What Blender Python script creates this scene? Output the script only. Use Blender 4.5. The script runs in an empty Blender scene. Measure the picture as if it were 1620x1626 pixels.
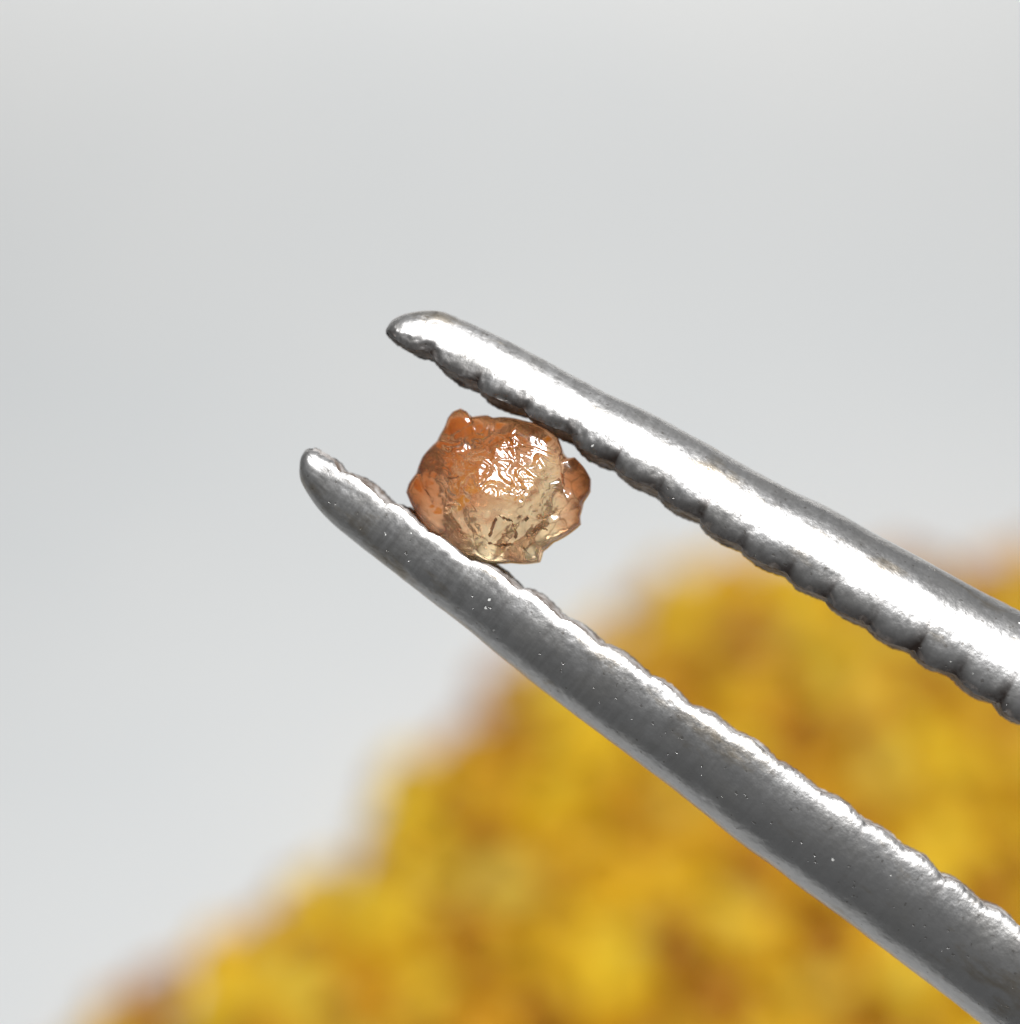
import bpy, bmesh, math, random
import numpy as np
from mathutils import Vector, Matrix, noise

random.seed(7)
R = math.radians
scene = bpy.context.scene
col = scene.collection

# ------------------------------------------------------------------ camera
# 1 photo pixel = 0.001 unit in the focal plane; table is z = 0
PITCH = 50.0
D = 5.0            # camera to the held stone
TABLE = 11.0       # camera to the table along the axis
fwd = Vector((0, math.cos(R(PITCH)), -math.sin(R(PITCH))))
upv = Vector((0, math.sin(R(PITCH)), math.cos(R(PITCH))))
rgt = Vector((1, 0, 0))
CAM = Vector((0, 0, TABLE*math.sin(R(PITCH))))
cd = bpy.data.cameras.new('camera')
cam = bpy.data.objects.new('camera', cd); col.objects.link(cam)
cam.location = CAM
cam.rotation_euler = (R(90-PITCH), 0, 0)
cd.sensor_fit = 'HORIZONTAL'; cd.sensor_width = 36.0
cd.lens = 36.0*D/1.62
cd.clip_end = 200
cd.dof.use_dof = True
cd.dof.focus_distance = D-0.065
cd.dof.aperture_fstop = 0.47
scene.camera = cam
F = CAM + fwd*D

# ------------------------------------------------------------------ light
w = bpy.data.worlds.new('World'); scene.world = w; w.use_nodes = True
bg = w.node_tree.nodes['Background']
bg.inputs[0].default_value = (0.95, 0.98, 1.0, 1); bg.inputs[1].default_value = 0.16
def area(name, loc, target, size, power, color=(1, 1, 1)):
    l = bpy.data.lights.new(name, 'AREA')
    if isinstance(size, tuple): l.shape = 'RECTANGLE'; l.size, l.size_y = size
    else: l.shape = 'DISK'; l.size = size
    l.energy = power; l.color = color
    o = bpy.data.objects.new(name, l); col.objects.link(o)
    o.location = loc
    o.rotation_euler = (Vector(target)-Vector(loc)).to_track_quat('-Z', 'Y').to_euler()
    return o
Ldir = Vector((0.34, 0.06, 0.93)).normalized()
area('overhead_lamp', F+Ldir*5.2, F, 1.8, 760, (0.985, 0.995, 1.0))
area('rear_fill', (0.0, 12.35, 1.5), (0.0, 10.3, 0.0), (9.0, 1.6), 115, (1.0, 0.975, 0.94))  # added unseen light that brightens the far end of the table
scene.view_settings.view_transform = 'Standard'
scene.view_settings.look = 'None'
scene.view_settings.exposure = 0.11
scene.cycles.use_denoising = True
scene.cycles.max_bounces = 10
scene.cycles.transmission_bounces = 10
scene.cycles.sample_clamp_indirect = 6

# ------------------------------------------------------------------ helpers
def smooth(a, b, x):
    t = min(1, max(0, (x-a)/(b-a))); return t*t*(3-2*t)
def mesh_obj(name, verts, faces, mat, parent=None, shade=True):
    me = bpy.data.meshes.new(name); me.from_pydata(verts, [], faces); me.update()
    if shade: me.shade_smooth()
    me.materials.append(mat)
    o = bpy.data.objects.new(name, me); col.objects.link(o)
    if parent: o.parent = parent
    return o
def table_point(px, py, z=0.0):
    d = (rgt*((px-810)/1000/D) + upv*((813-py)/1000/D) + fwd)
    t = (z-CAM.z)/d.z
    return CAM + d*t
class NT:
    def __init__(s, name):
        s.m = bpy.data.materials.new(name); s.m.use_nodes = True
        s.t = s.m.node_tree; s.b = s.t.nodes['Principled BSDF']
        s.out = s.t.nodes['Material Output']
    def n(s, typ, **kw):
        x = s.t.nodes.new(typ)
        for k, v in kw.items(): setattr(x, k, v)
        return x
    def l(s, a, b): s.t.links.new(a, b)
    def coord(s, scale=(1, 1, 1), out='Object', rot=(0, 0, 0), obj=False):
        c = s.n('ShaderNodeTexCoord')
        if obj: c.object = CRYSTAL
        mp = s.n('ShaderNodeMapping')
        mp.inputs['Scale'].default_value = scale; mp.inputs['Rotation'].default_value = rot
        s.l(c.outputs[out], mp.inputs[0]); return mp.outputs[0]
    def noise(s, vec, scale, detail=3, rough=0.5, dist=0):
        x = s.n('ShaderNodeTexNoise'); x.inputs['Scale'].default_value = scale
        x.inputs['Detail'].default_value = detail; x.inputs['Roughness'].default_value = rough
        x.inputs['Distortion'].default_value = dist
        s.l(vec, x.inputs['Vector']); return x.outputs['Fac']
    def ramp(s, fac, stops, interp='LINEAR'):
        x = s.n('ShaderNodeValToRGB'); x.color_ramp.interpolation = interp
        e = x.color_ramp.elements
        while len(e) < len(stops): e.new(0.5)
        for i, (p, c) in enumerate(stops):
            e[i].position = p
            e[i].color = (c, c, c, 1) if isinstance(c, (int, float)) else tuple(c)+(1,)
        s.l(fac, x.inputs[0]); return x.outputs[0]
    def mix(s, fac, a, b, mode='MIX'):
        x = s.n('ShaderNodeMix', data_type='RGBA', blend_type=mode)
        for sock, v in ((x.inputs[0], fac), (x.inputs[6], a), (x.inputs[7], b)):
            if hasattr(v, 'links') or hasattr(v, 'is_linked'): s.l(v, sock)
            elif isinstance(v, (int, float)): sock.default_value = v
            else: sock.default_value = tuple(v)+(1,)
        return x.outputs[2]
    def math(s, op, a, b=0.0):
        x = s.n('ShaderNodeMath', operation=op)
        for sock, v in ((x.inputs[0], a), (x.inputs[1], b)):
            if isinstance(v, (int, float)): sock.default_value = v
            else: s.l(v, sock)
        return x.outputs[0]
    def bump(s, h, strength, dist, prev=None):
        x = s.n('ShaderNodeBump'); x.inputs['Strength'].default_value = strength
        x.inputs['Distance'].default_value = dist; s.l(h, x.inputs['Height'])
        if prev: s.l(prev, x.inputs['Normal'])
        return x.outputs[0]

# ------------------------------------------------------------------ materials
def mat_table():
    t = NT('white_tabletop')
    v = t.coord()
    n = t.noise(v, 0.6, 4, 0.6)
    t.l(t.ramp(n, [(0.3, (0.77, 0.785, 0.79)), (0.7, (0.81, 0.815, 0.81))]), t.b.inputs['Base Color'])
    t.b.inputs['Roughness'].default_value = 0.6
    t.l(t.bump(t.noise(v, 40, 4), 0.15, 0.01), t.b.inputs['Normal'])
    return t.m
def mat_steel(name, inner=False):
    t = NT(name)
    v = t.coord()
    streak = t.noise(t.coord((95, 15, 15), rot=(0, 0, R(14))), 1.0, 5, 0.62)     # rolling marks across the jaw
    sx = t.n('ShaderNodeSeparateXYZ'); t.l(v, sx.inputs[0])
    fade = t.n('ShaderNodeMapRange'); t.l(sx.outputs['X'], fade.inputs[0])
    for i_, q_ in enumerate((0.15, 1.0, 1.0, 0.3), 1): fade.inputs[i_].default_value = q_
    # the marks are strongest near the tip and polished away further up
    streak = t.math('ADD', t.math('MULTIPLY', t.math('SUBTRACT', streak, 0.5), fade.outputs[0]), 0.5)
    grain = t.noise(v, 150, 3, 0.6)
    blotch = t.noise(v, 14, 4, 0.55)
    c = t.mix(t.ramp(streak, [(0.35, 0.0), (0.68, 1.0)]), (0.38, 0.37, 0.362), (0.50, 0.492, 0.488))
    c = t.mix(t.ramp(blotch, [(0.45, 0.0), (0.8, 0.5)]), c, (0.44, 0.42, 0.39))
    # tiny dark pits and pale dust
    wn = t.n('ShaderNodeTexNoise'); wn.inputs['Scale'].default_value = 110; t.l(v, wn.inputs['Vector'])
    ws = t.n('ShaderNodeVectorMath', operation='SCALE'); ws.inputs['Scale'].default_value = 0.011
    t.l(wn.outputs['Color'], ws.inputs[0])
    wa = t.n('ShaderNodeVectorMath', operation='ADD'); t.l(v, wa.inputs[0]); t.l(ws.outputs[0], wa.inputs[1])
    vo = t.n('ShaderNodeTexVoronoi'); vo.inputs['Scale'].default_value = 42
    t.l(wa.outputs[0], vo.inputs['Vector'])
    sel = t.math('GREATER_THAN', t.noise(v, 8, 2), 0.63)
    dust = t.math('MULTIPLY', t.math('LESS_THAN', vo.outputs['Distance'], 0.112), sel)
    vp = t.n('ShaderNodeTexVoronoi'); vp.inputs['Scale'].default_value = 60
    t.l(wa.outputs[0], vp.inputs['Vector'])
    pit = t.math('LESS_THAN', vp.outputs['Distance'], 0.14)
    c = t.mix(t.math('MULTIPLY', pit, 0.5), c, (0.16, 0.14, 0.12))
    if inner: c = t.mix(t.ramp(t.noise(v, 30, 4, 0.7), [(0.35, 0.3), (0.6, 1.0)]), c, (0.09, 0.068, 0.055))  # brown-black mottling over the gripping faces
    if not inner: c = t.mix(t.ramp(t.noise(t.coord((1, 2.5, 2.5)), 6, 5, 0.7), [(0.56, 0.0), (0.68, 0.55)]), c, (0.27, 0.21, 0.13))
    if not inner:
        ga = t.n('ShaderNodeAttribute', attribute_name='grime_shade')
        g = t.math('MULTIPLY', ga.outputs['Fac'], t.ramp(t.noise(v, 34, 4, 0.7), [(0.32, 0.5), (0.52, 1.0)]))
        c = t.mix(t.math('MINIMUM', g, 0.93), c, (0.06, 0.038, 0.028))  # brown dirt, with shade of the rim and hollows painted in
    c = t.mix(dust, c, (0.72, 0.71, 0.68))
    t.l(c, t.b.inputs['Base Color'])
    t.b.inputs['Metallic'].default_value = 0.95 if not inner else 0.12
    t.l(t.math('SUBTRACT', t.b.inputs['Metallic'].default_value, t.math('MULTIPLY', dust, 0.8)), t.b.inputs['Metallic'])
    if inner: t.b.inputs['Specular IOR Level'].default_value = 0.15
    r = t.ramp(t.mix(0.5, streak, grain), [(0.3, 0.27 if not inner else 0.5), (0.75, 0.39 if not inner else 0.7)])
    t.l(r, t.b.inputs['Roughness'])
    rt_ = t.n('ShaderNodeMapRange'); t.l(sx.outputs['X'], rt_.inputs[0])
    for i_, q_ in enumerate((0.0, 0.75, 0.15, 0.0), 1): rt_.inputs[i_].default_value = q_
    t.l(t.math('ADD', r, rt_.outputs[0]), t.b.inputs['Roughness'])
    b = t.bump(streak, 0.2, 0.0035)
    b = t.bump(grain, 0.3, 0.0018, b)
    b = t.bump(t.math('SUBTRACT', t.math('MULTIPLY', dust, 1.0), pit), 0.6, 0.003, b)
    b = t.bump(blotch, 0.12, 0.006, b)
    t.l(b, t.b.inputs['Normal'])
    return t.m
def mat_stone():
    t = NT('amber_crystal')
    v = t.coord(obj=True)
    sep = t.n('ShaderNodeSeparateXYZ'); t.l(v, sep.inputs[0])
    n1 = t.noise(v, 9, 5, 0.6)
    n2 = t.noise(v, 28, 4, 0.6)
    # deeper orange top and sides; paler honey base has light coming through painted in
    zone = t.math('ADD', t.math('MULTIPLY', sep.outputs['Y'], 3.0), t.math('MULTIPLY', sep.outputs['X'], -1.6))
    zone = t.math('ADD', zone, t.math('MULTIPLY', t.math('MAXIMUM', t.math('SUBTRACT', sep.outputs['X'], 0.085), 0.0), 12.0))
    zone = t.math('ADD', zone, t.math('MULTIPLY', t.math('MAXIMUM', t.math('SUBTRACT', -0.06, sep.outputs['X']), 0.0), 6.0))
    zone = t.math('ADD', t.math('ADD', zone, 0.47), t.math('MULTIPLY', t.math('SUBTRACT', n1, 0.5), 1.6))
    c = t.ramp(zone, [(0.0, (1.0, 0.85, 0.56)), (0.32, (0.98, 0.73, 0.43)), (0.56, (0.88, 0.49, 0.27)), (0.9, (0.64, 0.24, 0.09))])
    c = t.mix(t.ramp(n2, [(0.5, 0.0), (0.72, 0.6)]), c, (0.55, 0.17, 0.04))
    # hairline cracks
    vo = t.n('ShaderNodeTexVoronoi', feature='DISTANCE_TO_EDGE'); vo.inputs['Scale'].default_value = 22
    wv = t.n('ShaderNodeVectorMath', operation='ADD')
    nn = t.n('ShaderNodeTexNoise'); nn.inputs['Scale'].default_value = 20
    t.l(v, nn.inputs['Vector'])
    sc = t.n('ShaderNodeVectorMath', operation='SCALE'); sc.inputs['Scale'].default_value = 0.05
    t.l(nn.outputs['Color'], sc.inputs[0]); t.l(v, wv.inputs[0]); t.l(sc.outputs[0], wv.inputs[1])
    t.l(wv.outputs[0], vo.inputs['Vector'])
    crack = t.ramp(vo.outputs['Distance'], [(0.0, 1.0), (0.035, 0.0)])
    crack = t.math('MULTIPLY', crack, t.ramp(t.noise(v, 14, 2), [(0.44, 0.0), (0.56, 0.9)]))
    c = t.mix(crack, c, (0.22, 0.09, 0.03))
    t.l(c, t.b.inputs['Base Color'])
    t.b.inputs['Roughness'].default_value = 0.15
    t.b.inputs['IOR'].default_value = 1.54
    t.b.inputs['Transmission Weight'].default_value = 0.93
    t.b.inputs['Subsurface Weight'].default_value = 0.35
    t.b.inputs['Subsurface Radius'].default_value = (0.08, 0.035, 0.012)
    t.b.inputs['Subsurface Scale'].default_value = 1.0
    b = t.bump(t.noise(v, 26, 2.0, 0.45), 0.35, 0.006)
    b = t.bump(t.noise(v, 70, 1, 0.5), 0.08, 0.001, b)
    b = t.bump(crack, -0.4, 0.002, b)
    t.l(b, t.b.inputs['Normal'])
    return t.m
def mat_grain():
    t = NT('yellow_amber_grain')
    a = t.n('ShaderNodeAttribute', attribute_name='tint')
    n = t.noise(t.coord(), 6, 3)
    c = t.mix(t.ramp(n, [(0.45, 0.0), (0.7, 0.35)]), a.outputs['Color'], (0.50, 0.20, 0.01))
    t.l(c, t.b.inputs['Base Color'])
    t.b.inputs['Roughness'].default_value = 0.5; t.b.inputs['Specular IOR Level'].default_value = 0.3
    t.b.inputs['Subsurface Weight'].default_value = 0.0
    t.l(t.bump(t.noise(t.coord(), 25, 3), 0.3, 0.02), t.b.inputs['Normal'])
    return t.m
CRYSTAL = bpy.data.objects.new('crystal', bpy.data.meshes.new('crystal')); col.objects.link(CRYSTAL)
M_TABLE = mat_table(); M_STEEL = mat_steel('brushed_steel'); M_TOOTH = mat_steel('dark_tooth_steel', True)
M_STONE = mat_stone(); M_GRAIN = mat_grain()

# ------------------------------------------------------------------ setting: white table
tv, tf = [], []
NX, NY = 24, 40
for j in range(NY+1):
    for i in range(NX+1):
        tv.append((-12+20*i/NX, 0.4+19*j/NY, 0))
for j in range(NY):
    for i in range(NX):
        a = j*(NX+1)+i; tf.append((a, a+1, a+NX+2, a+NX+1))
tb = mesh_obj('tabletop', tv, tf, M_TABLE)
tb['kind'] = 'structure'; tb['label'] = 'plain white tabletop fading to pale grey behind the tweezers'

# ------------------------------------------------------------------ heap of grains
poly_px = [(30, 1740), (120, 1645), (270, 1565), (355, 1515), (430, 1445), (505, 1375), (585, 1300), (645, 1235), (710, 1175), (803, 1095),
           (900, 1025), (1010, 945), (1150, 922), (1330, 930), (1480, 912), (1620, 900), (1900, 930), (2300, 1150),
           (2500, 1700), (2100, 2300), (600, 2300), (100, 2000)]
poly = [table_point(*p) for p in poly_px]
def inside_dist(x, y):
    ins = False; best = 1e9
    n = len(poly)
    for i in range(n):
        a, b = poly[i], poly[(i+1) % n]
        if (a.y > y) != (b.y > y) and x < (b.x-a.x)*(y-a.y)/(b.y-a.y)+a.x: ins = not ins
        ex, ey = b.x-a.x, b.y-a.y
        t = max(0, min(1, ((x-a.x)*ex+(y-a.y)*ey)/(ex*ex+ey*ey)))
        best = min(best, math.hypot(x-a.x-t*ex, y-a.y-t*ey))
    return best if ins else -best
def heap_h(x, y):
    d = inside_dist(x, y)
    if d <= 0: return 0
    return 0.34*(1-math.exp(-d/0.55)) + 0.09*smooth(0.1, 0.8, d)*(noise.noise(Vector((x*1.6, y*1.6, 3)))) 
def base_grain(seed):
    rs = random.Random(seed)
    bm = bmesh.new(); bmesh.ops.create_icosphere(bm, subdivisions=2, radius=1)
    pl = []
    for k in range(9):
        v = Vector((rs.gauss(0, 1), rs.gauss(0, 1), rs.gauss(0, 1))).normalized(); pl.append((v, rs.uniform(0.62, 0.95)))
    sx, sy, sz = rs.uniform(0.8, 1.3), rs.uniform(0.7, 1.05), rs.uniform(0.6, 0.9)
    vs = []
    for v in bm.verts:
        d = v.co.normalized(); r = 1.0
        for n_, q in pl:
            c = n_.dot(d)
            if c > 0.05: r = min(r, q/c)
        r *= 1+0.06*noise.noise(d*3+Vector((seed, 0, 0)))
        vs.append((d.x*r*sx, d.y*r*sy, d.z*r*sz))
    fs = [tuple(v.index for v in f.verts) for f in bm.faces]
    bm.free(); return np.array(vs), np.array(fs)
bases = [base_grain(s) for s in range(10)]
tints = [((0.80, 0.47, 0.012), 5), ((0.90, 0.62, 0.025), 4), ((0.66, 0.32, 0.008), 3.4), ((0.42, 0.17, 0.008), 2.2),
         ((0.84, 0.64, 0.08), 1.6), ((0.30, 0.10, 0.008), 0.9)]
minx, maxx = min(p.x for p in poly), max(p.x for p in poly)
miny, maxy = min(p.y for p in poly)-.1, max(p.y for p in poly)+.1
V, FF, CC = [], [], []; off = 0
step = 0.115
gy = miny
while gy < maxy:
    gx = minx
    while gx < maxx:
        x = gx+random.uniform(-.06, .06); y = gy+random.uniform(-.06, .06)
        d = inside_dist(x, y)
        if d > random.uniform(-0.02, .05) or (d > -0.06 and random.random() < 0.15):
            for lay in range(2):
                s = random.uniform(0.05, 0.11)
                z = heap_h(x, y)-lay*0.1+random.uniform(-.02, .07)
                z = max(z, s*0.6)
                if lay and z < .1: continue
                bv, bf = random.choice(bases)
                q = Matrix.Rotation(random.uniform(0, 6.28), 3, 'Z') @ Matrix.Rotation(random.uniform(-1.2, 1.2), 3, 'X') @ Matrix.Rotation(random.uniform(0, 6.28), 3, 'Z')
                vv = (bv*s) @ np.array(q).T + np.array((x+random.uniform(-.03, .03), y, z))
                V.append(vv); FF.append(bf+off); off += len(bv)
                # drifts of darker and lighter grains through the heap
                dr = (0.7*noise.noise(Vector((x*2.6, y*2.6, 9)))+0.85*noise.noise(Vector((x*5.5, y*5.5, 4))))*(0.3+0.7*smooth(0.05, 0.35, d))
                wts = [wt*(math.exp(4.5*dr*(-1 if i in (3, 5, 2) else 1))) for i, (c, wt) in enumerate(tints)]
                c = random.choices([c for c, _ in tints], wts)[0]
                k = random.uniform(.85, 1.12)
                CC.append(np.tile((c[0]*k, c[1]*k, c[2]*k, 1), (len(bv), 1)))
        gx += step
    gy += step*0.87
# packed fill under the top grains, same mesh
gn = 90; fillv = []; fillf = []
for j in range(gn):
    for i in range(gn):
        x = minx+(maxx-minx)*i/(gn-1); y = miny+(maxy-miny)*j/(gn-1)
        fillv.append((x, y, heap_h(x, y)-0.06 if inside_dist(x, y) > 0 else -0.06))
        if i < gn-1 and j < gn-1:
            a = j*gn+i; fillf.append((a, a+1, a+gn+1)); fillf.append((a, a+gn+1, a+gn))
V.append(np.array(fillv)); FF.append(np.array(fillf)+off); CC.append(np.tile((0.5, 0.24, 0.01, 1), (len(fillv), 1)))
V = np.concatenate(V); FF = np.concatenate(FF); CC = np.concatenate(CC)
heap = mesh_obj('grain_heap', V.tolist(), FF.tolist(), M_GRAIN, shade=False)
ca = heap.data.color_attributes.new('tint', 'FLOAT_COLOR', 'POINT')
ca.data.foreach_set('color', CC.astype(np.float32).ravel())
heap['kind'] = 'stuff'; heap['category'] = 'grain heap'
heap['label'] = 'blurred heap of yellow and amber grains spread on the white table'

# ------------------------------------------------------------------ tweezers
U = 0.001
def px_local(px, py): return Vector(((px-810)*U, (813-py)*U, 0))
camrot = Matrix.Rotation(R(90-PITCH), 4, 'X')
tw = bpy.data.objects.new('tweezers', None); col.objects.link(tw)
tw.empty_display_size = 0.2
org = px_local(1900, 1450)
tw.location = F + rgt*org.x + upv*org.y
tw.rotation_euler = (R(90-PITCH), 0, 0)
tw['label'] = 'steel tweezers with serrated jaws gripping a rough orange crystal'
tw['category'] = 'tweezers'

up_out = [(615,520),(621,511),(632,503),(654,496),(679,493),(708,496),(738,510),(782,529),(852,565),(921,602),(980,632),(1011,645),
          (1073,677),(1122,704),(1196,746),(1270,785),(1319,807),(1393,850),(1467,889),(1516,916),(1566,943),(1620,970),(1900,1112),(2600,1460)]
up_in = [(615,520),(612,529),(617,538),(627,547),(650,562),(671,574),(720,609),(800,657),(869,692),(940,738),(1020,786),(1083,826),(1147,868),
         (1221,912),(1295,956),(1356,995),(1425,1037),(1504,1082),(1558,1118),(1620,1158),(1900,1330),(2600,1760)]
up_notch = [(690,579),(763,626),(836,670),(907,713),(975,757),(1045,799),(1112,840),(1180,880),(1250,922),(1310,962),(1378,1003),(1447,1044),(1510,1085),(1578,1124),(1645,1167),(1712,1208),(1780,1250)]
lo_out = [(485,715),(479,725),(476,740),(477,760),(487,781),(507,810),(544,846),(595,885),(647,926),(699,965),(751,1006),(803,1050),(860,1094),(904,1129),(955,1167),
          (1007,1206),(1059,1245),(1124,1297),(1180,1342),(1235,1381),(1290,1424),(1345,1463),(1399,1504),(1454,1545),(1509,1587),(1556,1624),(1800,1812),(2400,2270)]
lo_in = [(485,715),(492,711),(507,712),(528,724),(590,762),(655,806),(722,856),(795,898),(868,946),(930,992),(998,1036),
         (1065,1084),(1135,1131),(1200,1172),(1270,1225),(1334,1265),(1410,1318),(1470,1358),(1530,1402),(1600,1448),(1800,1585),(2400,2000)]
lo_notch = [(555,750),(624,798),(690,845),(760,888),(832,935),(897,984),(963,1025),(1036,1077),(1100,1121),(1170,1165),(1240,1210),(1305,1256),(1375,1303),(1440,1345),(1500,1388),(1565,1430),(1630,1472),(1700,1518)]

def jaw(tip, far, outl, inl, notch, sg, kr, ktip, delta, amp, seed, skew, rim, flute, grime_shade):
    """half-round bar tapering to a rounded tip; x runs along the jaw, y across it, z up out of the flat of the pair"""
    T = px_local(*tip); Q = px_local(*far)
    ang = math.atan2(Q.y-T.y, Q.x-T.x)
    ux = Vector((math.cos(ang), math.sin(ang), 0)); uy = Vector((-ux.y, ux.x, 0))*sg
    def tr(p):
        q = px_local(*p)-T; return q.dot(ux)/U, q.dot(uy)/U      # along, towards the inside, in px
    o = sorted(tr(p) for p in outl); i_ = sorted(tr(p) for p in inl)
    s0 = min(o[0][0], i_[0][0])
    so, no = zip(*o); si, ni = zip(*i_)
    def pchip(xs, ys, x):
        # Catmull-Rom through the outline, in sqrt(distance from the tip), so the nose stays round
        X = np.sqrt(np.maximum(np.array(xs)-s0, 0)); Y = np.array(ys, float); q = np.sqrt(np.maximum(np.array(x)-s0, 0))
        keep = np.concatenate([[True], np.diff(X) > 1e-3]); X, Y = X[keep], Y[keep]
        m_ = np.gradient(Y, X); d_ = np.diff(Y)/np.diff(X)
        for k in range(len(d_)):
            for e in (k, k+1):
                if m_[e]*d_[k] < 0: m_[e] = 0
                elif abs(m_[e]) > 3*abs(d_[k]): m_[e] = 3*d_[k]
        k = np.clip(np.searchsorted(X, q)-1, 0, len(X)-2); h_ = X[k+1]-X[k]; t = np.clip((q-X[k])/h_, 0, 1)
        return ((2*t**3-3*t**2+1)*Y[k]+(t**3-2*t**2+t)*h_*m_[k]+(-2*t**3+3*t**2)*Y[k+1]+(t**3-t**2)*h_*m_[k+1])
    sn = [tr(p)[0] for p in notch]
    smax = 1950
    st = np.concatenate([s0 + 60*(np.linspace(0, 1, 60)**2), np.arange(s0+62, smax, 2.4)])
    def smoothed(xs, ys):
        y = pchip(xs, ys, st); z = y.copy()
        uni = np.arange(s0, smax, 2.0); yu = pchip(xs, ys, uni); k = np.hanning(41); k /= k.sum()
        pad = np.concatenate([np.full(20, yu[0]), yu, np.full(20, yu[-1])]); ys2 = np.convolve(pad, k, 'valid')
        y2 = np.interp(st, uni, ys2); wgt = np.clip((st-s0-60)/60, 0, 1)
        return y*(1-wgt)+y2*wgt
    NO, NI = smoothed(so, no), smoothed(si, ni)
    NI = np.maximum(NI, NO+0.02)
    first = s0+9
    marks = [first]+sn
    rt = random.Random(seed+5); tooth_amp = [rt.uniform(0.7, 1.25) for _ in marks]; tooth_p = [rt.uniform(0.8, 1.25) for _ in marks]
    def valley(s, p=0.86):
        """1 in the notch between two teeth, 0 on a crest; crest sits past the middle"""
        if s <= marks[0]: return 0.0
        if s >= marks[-1]: s = marks[-2]+(s-marks[-1])%(marks[-1]-marks[-2])
        for k in range(len(marks)-1):
            if marks[k] <= s < marks[k+1]:
                f = (s-marks[k])/(marks[k+1]-marks[k])
                if k == 0: return smooth(0.6, 1.0, f)**1.3
                q_ = 1-max(0.0, math.sin(math.pi*(f**(p*tooth_p[k]))))**(0.8+0.4*tooth_p[k])
                return q_*(tooth_amp[k]*(1-f)+tooth_amp[k+1]*f)
        return 0.0
    H120 = float(np.interp(s0+120, st, (NI-NO)/2))
    def depth_q(s, h):
        if s > s0+120: return 1-0.28*min(1, max(0, (s0+420-s)/300))**1.5
        u = min(1, max(0, (s0+120-s)/120))
        return 0.72*max(h, H120*math.sqrt(max(0, 1-u**18)))/max(h, 0.3)
    rs = random.Random(seed)
    def at(arr, s): return float(np.interp(s, st, arr))
    def edge(s, v):
        """inner edge (n, d) at s; v = 0 near the camera .. 1 far side"""
        h = (at(NI, s)-at(NO, s))/2; mid = (at(NI, s)+at(NO, s))/2
        sc = min(1, h/26)
        r = (kr+(ktip-kr)*math.exp(-((s-s0)/75)**2))*h; c = r-h
        a = amp*sc*(1-(0.15 if sg > 0 else 0.0)*smooth(600, 1100, s))*(1+0.35*noise.noise(Vector((s*0.011, seed, v*0.7))))
        dl = delta*(1-0.75*smooth(150, 1000, s))*(0.45+0.55*smooth(20, 130, s))
        nn = h - dl*sc*(1-v) - a*valley(s+skew*(1-v), 0.86-0.26*(1-v)) + sc*1.6*noise.noise(Vector((s*0.05, v*2.0, seed)))+sc*1.9*noise.noise(Vector((s*0.14, v*2.0, seed+3)))
        dd = math.sqrt(max(r*r-(nn-c)**2, 0))*depth_q(s, h)
        return mid+nn, dd, mid, h, r, c, sc
    BACK = 0.34      # the back of the bar is flatter than the side that faces the lamp
    verts, faces, gr = [], [], []; NA = 96
    for k, s in enumerate(st):
        s = float(s)
        n0, d0, mid, h, r, c, sc = edge(s, 0); n1, d1, *_ = edge(s, 1)
        dq = depth_q(s, h)
        a0 = math.atan2(d0/dq, n0-mid-c); a1 = -math.atan2(d1/dq, n1-mid-c)+2*math.pi
        val = valley(s+skew, 0.6)
        for j in range(NA+1):
            t = j/NA
            tt = t-0.0
            # denser sampling near the two rims
            tt = 0.5-0.5*math.cos(math.pi*t)*(0.35+0.65*abs(math.cos(math.pi*t))) if False else t
            a = a0+(a1-a0)*tt
            rimd = min(tt, 1-tt)*(a1-a0)*r                   # distance from the rim along the surface, px
            rr = r
            rr -= rim[0]*sc*math.exp(-(rimd/rim[1])**1.5)*(0.9+0.5*noise.noise(Vector((s*.03, seed, 4))))                 # worn, rounded rim
            rr -= sc*val*flute[0]*(0.5+0.4*smooth(200, 900, s))*math.exp(-(rimd/flute[1])**2)*(0.6+0.8*noise.noise(Vector((s*.02, seed*3, 1)))) * 1.0   # flutes pressed into the side by the teeth
            if rimd < 45 and sg < 0: rr -= sc*math.exp(-(rimd/20.0)**2)*(2.6*max(0, noise.noise(Vector((s*0.075, rimd*0.06, seed+20)))+0.1)*2+1.2*noise.noise(Vector((s*0.2, rimd*0.15, seed+21))))   # chips and hollows along the worn edge
            rr += sc*1.1*noise.noise(Vector((s*0.018, a*3.0, seed)))+sc*0.45*noise.noise(Vector((s*0.08, a*9.0, seed)))
            verts.append((s*U, sg*(mid+c+rr*math.cos(a))*U, rr*math.sin(a)*dq*(1 if math.sin(a) > 0 else BACK)*U))
            gr.append(max(math.exp(-(rimd/19.0)**2)*(0.42+0.6*val), math.exp(-(rimd/(40.0*min(1, val)*(0.5+0.5*smooth(200, 800, s))+1))**2)*val)*grime_shade*sc)  # mask for rim dirt and the painted shade of the notches
    for k in range(len(st)-1):
        for j in range(NA):
            a = k*(NA+1)+j; q = (a, a+1, a+NA+2, a+NA+1)
            faces.append(q if sg < 0 else q[::-1])
    # closing caps at the tip
    def cap(k): 
        ring = list(range(k*(NA+1), (k+1)*(NA+1)))
        return ring
    faces.append(tuple(cap(0))); faces.append(tuple(reversed(cap(len(st)-1))))
    # plain inner face beyond the last tooth
    nrow = len(st)
    b0 = len(verts)
    for k in range(nrow):
        s = float(st[k])
        if s0+22 < s < smax-3 and s < marks[-1]-4: continue
        if s < s0+1.5: continue
        n0, d0, *_ = edge(s, 0); n1, d1, *_ = edge(s, 1)
        verts.append((s*U, sg*(n0-4.5)*U, (d0-2.5)*U)); verts.append((s*U, sg*(n1-4.5)*U, -(d1-2.5)*BACK*U))
    m = (len(verts)-b0)//2
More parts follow.
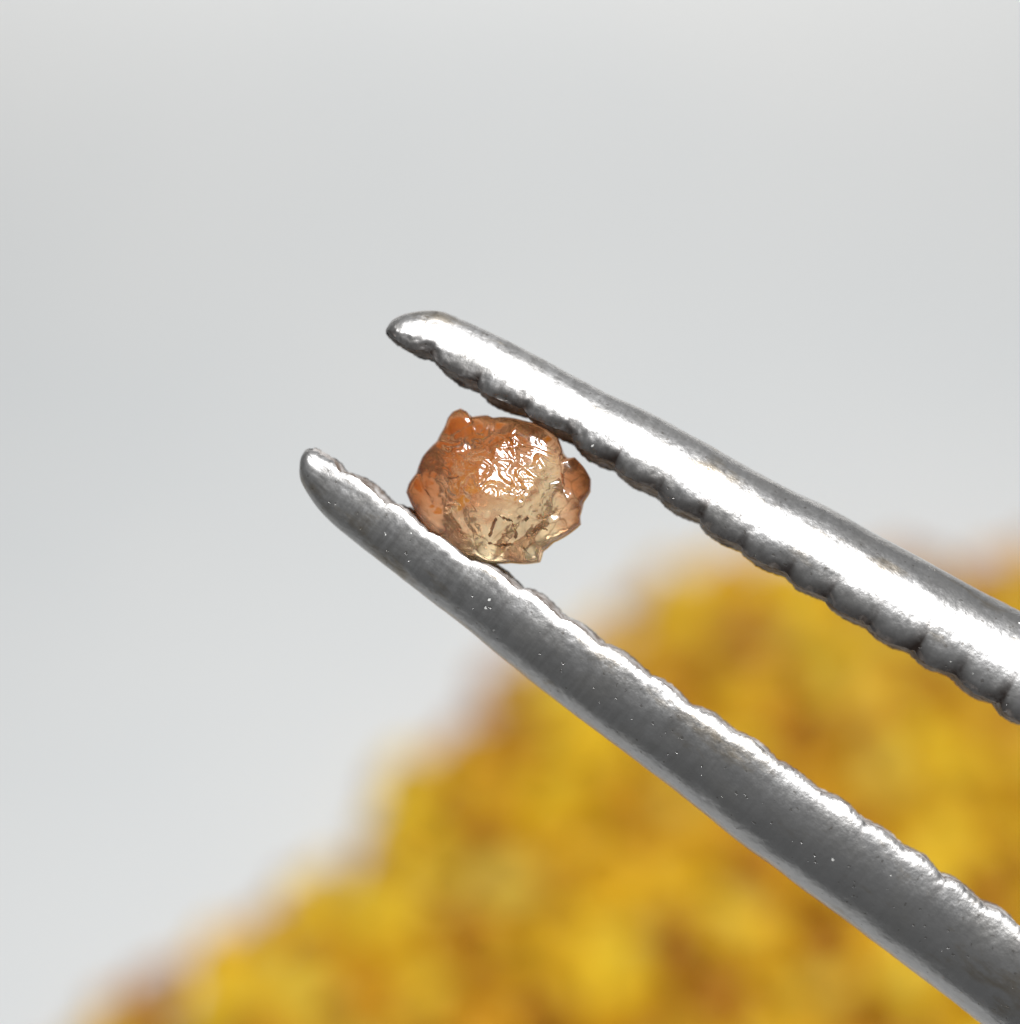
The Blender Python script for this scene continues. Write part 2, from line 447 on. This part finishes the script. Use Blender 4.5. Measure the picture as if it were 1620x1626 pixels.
    for k in range(m-1):
        a = b0+2*k
        if verts[a+2][0]-verts[a][0] > 0.01: continue
        faces.append((a, a+1, a+3, a+2))
    J = mesh_obj('jaw', verts, faces, M_STEEL, tw)
    gr += [grime_shade]*(len(verts)-len(gr))
    at_ = J.data.attributes.new('grime_shade', 'FLOAT', 'POINT'); at_.data.foreach_set('value', gr)
    J.location = T-org
    J.rotation_euler = (0, 0, ang)
    # teeth: one ridge of the serrated gripping face each
    for k in range(len(marks)-1):
        sa, sb = marks[k], marks[k+1]
        va, fa = [], []; NS, NV = 26, 14
        for i in range(NS+1):
            for j in range(NV+1):
                v = j/NV
                s = sa+(sb-sa)*i/NS - skew*(1-v)
                s = max(s, s0+9)
                n0, d0, mid, h, r, c, sc = edge(s, v)
                # position across from near rim to far rim
                d = max(0, d0-rim[0]*sc*1.3)*(1-2*v)
                lip = sc*(4.6*(1-math.exp(-min(v, 1-v)*9))-5.2)
                wob = sc*1.6*noise.noise(Vector((s*.05, v*5, seed+7)))+sc*1.2*noise.noise(Vector((s*.15, v*14, seed+9)))
                va.append((s*U, sg*(n0+lip+wob)*U, (d*0.985)*(1 if d > 0 else BACK)*U))
        for i in range(NS):
            for j in range(NV):
                a = i*(NV+1)+j; q = (a, a+1, a+NV+2, a+NV+1)
                fa.append(q if sg > 0 else q[::-1])
        mesh_obj('tooth', va, fa, M_TOOTH, J)
    return J
ju = jaw((615, 520), (1620, 1064), up_out, up_in, up_notch, -1, 1.45, 1.55, 11, 8.5, 11, 12, (7, 11), (2.4, 12), 1.0)
ju['label'] = 'upper jaw with a broad bright highlight along its middle'
jl = jaw((485, 715), (1600, 1552), lo_out, lo_in, lo_notch, 1, 1.42, 0.97, 10, 8, 23, 8, (3.0, 5), (1.2, 9), 0.25)
jl['label'] = 'lower jaw, dark grey with a thin bright upper edge'

# ------------------------------------------------------------------ the held stone
ctr = (790, 782)
outline = [(707,675),(711,663),(719,653),(731,648),(741,652),(748,661),(774,659),(783,663),(802,662),(830,667),(861,677),(887,697),(896,720),(902,727),(913,726),(928,742),(939,761),(938,781),(927,798),
           (922,819),(923,833),(905,848),(879,862),(863,876),(858,893),(811,894),(769,893),(754,884),(738,880),(698,853),(675,838),
           (657,808),(645,782),(649,768),(661,751),(670,726),(694,700),(703,683)]
pol = sorted((math.atan2(-(y-ctr[1]), x-ctr[0]), math.hypot(x-ctr[0], y-ctr[1])) for x, y in outline)
pa = np.array([a for a, r in pol]); pr = np.array([r for a, r in pol])
pa = np.concatenate([pa-2*math.pi, pa, pa+2*math.pi]); pr = np.tile(pr, 3)
def Rout(th): return float(np.interp(th, pa, pr))
# cleavage planes of the crystal (normal, distance in px); z is towards the viewer's side
planes = [((0.20, 0.36, 0.91), 80), ((-0.06, -0.46, 0.88), 83), ((-0.66, 0.16, 0.73), 86), ((0.68, -0.02, 0.73), 90), ((-0.22, 0.74, 0.64), 88),
          ((-0.52, -0.52, 0.68), 93), ((0.42, -0.66, 0.62), 92), ((0.50, 0.66, 0.56), 96),
          ((0.1, 0.2, -0.97), 80), ((-0.6, -0.2, -0.77), 90), ((0.6, -0.4, -0.7), 88), ((0.0, 0.8, -0.6), 90)]
planes = [(Vector(n).normalized(), q) for n, q in planes]
bm = bmesh.new(); bmesh.ops.create_icosphere(bm, subdivisions=7, radius=1)
svs = []
for v in bm.verts:
    d = v.co.normalized()
    th = math.atan2(d.y, d.x); cphi = math.hypot(d.x, d.y)
    Ro = Rout(th)
    P = Vector((Ro*d.x, Ro*d.y, 122*d.z))
    L = P.length; dn = P/L
    lim = 1e9
    for k_, (n_, q) in enumerate(planes):
        c = n_.dot(dn)
        if c > 0.15: lim = min(lim, q*(1+0.03*noise.noise(dn*2.6+Vector((k_*3.1, 0, 0))))/c)
    wz = smooth(0.12, 0.6, abs(d.z))
    r = L if lim > L else L*(1-wz)+lim*wz
    p = dn*r
    q = p*0.01
    wr = noise.noise(q*3.1+Vector((3, 1, 5)))
    rid = 1-abs(noise.noise(Vector((q.x*4.2+q.y*2, q.y*6.0, q.z*4+2))))*2
    big = noise.noise(q*1.4+Vector((8, 2, 0)))
    disp = 1.6*big*wz + 1.5*wr + 1.5*(rid-0.5)*wz + 0.4*noise.noise(q*12) 
    wx = q.x+0.25*noise.noise(q*4+Vector((1, 2, 3))); wy = q.y+0.25*noise.noise(q*4+Vector((7, 2, 3)))
    disp += (0.4+3.4*smooth(-40, 15, p.y))*(1-2*abs(noise.noise(Vector((wx*3.4, wy*4.6, q.z*2)))))**2*wz + 0.5*(1-2*abs(noise.noise(Vector((wx*6.0, wy*8.0, q.z*3+6)))))**2*wz*(0.15+0.85*smooth(-30, 15, p.y))
    disp += 3.0*noise.noise(Vector((q.x*3.0+q.y*1.5, q.y*1.8-q.x, 12)))*wz
    # grooves that set the side lumps off from the body
    for gx0, gy0, gx1, gy1, dep in ((104, 58, 112, -2, 9), (113, 8, 146, -22, 8), (86, -40, 136, -20, 6), (-128, 30, -108, -20, 5), (-78, 92, -44, 112, 6)):
        ex, ey = gx1-gx0, gy1-gy0; t_ = max(0, min(1, ((p.x-gx0)*ex+(p.y-gy0)*ey)/(ex*ex+ey*ey)))
        dg = math.hypot(p.x-gx0-t_*ex+3*wr, p.y-gy0-t_*ey+3*wr)
        disp -= dep*math.exp(-(dg/4.5)**2)*smooth(0.02, 0.2, d.z)
    p = dn*(r+disp*(0.35+0.65*wz))
    svs.append((p.x*U, p.y*U, p.z*U))
sfs = [tuple(x.index for x in f.verts) for f in bm.faces]
bm.free()
st_ = CRYSTAL; st_.data.from_pydata(svs, [], sfs); st_.data.update(); st_.data.shade_smooth(); st_.data.materials.append(M_STONE)
sp = px_local(*ctr)
st_.location = F + rgt*sp.x + upv*sp.y
st_.rotation_euler = (R(90-PITCH), 0, 0)
st_['label'] = 'rough translucent orange crystal held between the tweezer jaws'
st_['category'] = 'gemstone'
# fractures: thin dark sheets that run into the crystal from just under its front
M_FR = NT('dark_fracture'); M_FR.b.inputs['Base Color'].default_value = (0.36, 0.17, 0.07, 1); M_FR.b.inputs['Roughness'].default_value = 0.5
SV = np.array(svs)
def front(x, y):
    m = SV[:, 2] > 0
    P = SV[m]; d = (P[:, 0]-x)**2+(P[:, 1]-y)**2
    return float(P[np.argmin(d), 2])
for pts in ([(788,820),(782,833),(776,850)], [(792,818),(803,823),(812,824)], [(774,861),(790,863),(811,861)], [(837,819),(831,825)],
            [(861,822),(872,816)], [(830,866),(832,873),(838,877)], [(750,801),(755,810)], [(889,752),(892,768)], [(812,828),(818,842),(816,853)],
            [(843,842),(856,836),(866,838)], [(700,752),(716,760),(729,757)]):
    fv, ff = [], []
    path = []
    for a, b in zip(pts, pts[1:]):
        for t in np.linspace(0, 1, 7)[:-1]: path.append((a[0]+(b[0]-a[0])*t+random.uniform(-1, 1), a[1]+(b[1]-a[1])*t+random.uniform(-1.5, 1.5)))
    path.append(pts[-1])
    for i, (x, y) in enumerate(path):
        X, Y = (x-ctr[0])*U, (ctr[1]-y)*U
        z = front(X, Y)-0.0006; wd = 0.0003*math.sin(math.pi*(i+.6)/(len(path)+.2))+0.0002
        fv += [(X-wd, Y+wd, z), (X+wd, Y-wd, z), (X+0.003, Y-0.002, z-0.012)]
    for i in range(len(path)-1):
        a = 3*i; ff += [(a, a+1, a+4, a+3), (a+1, a+2, a+5, a+4), (a+2, a, a+3, a+5)]
    mesh_obj('fracture', fv, ff, M_FR.m, st_)
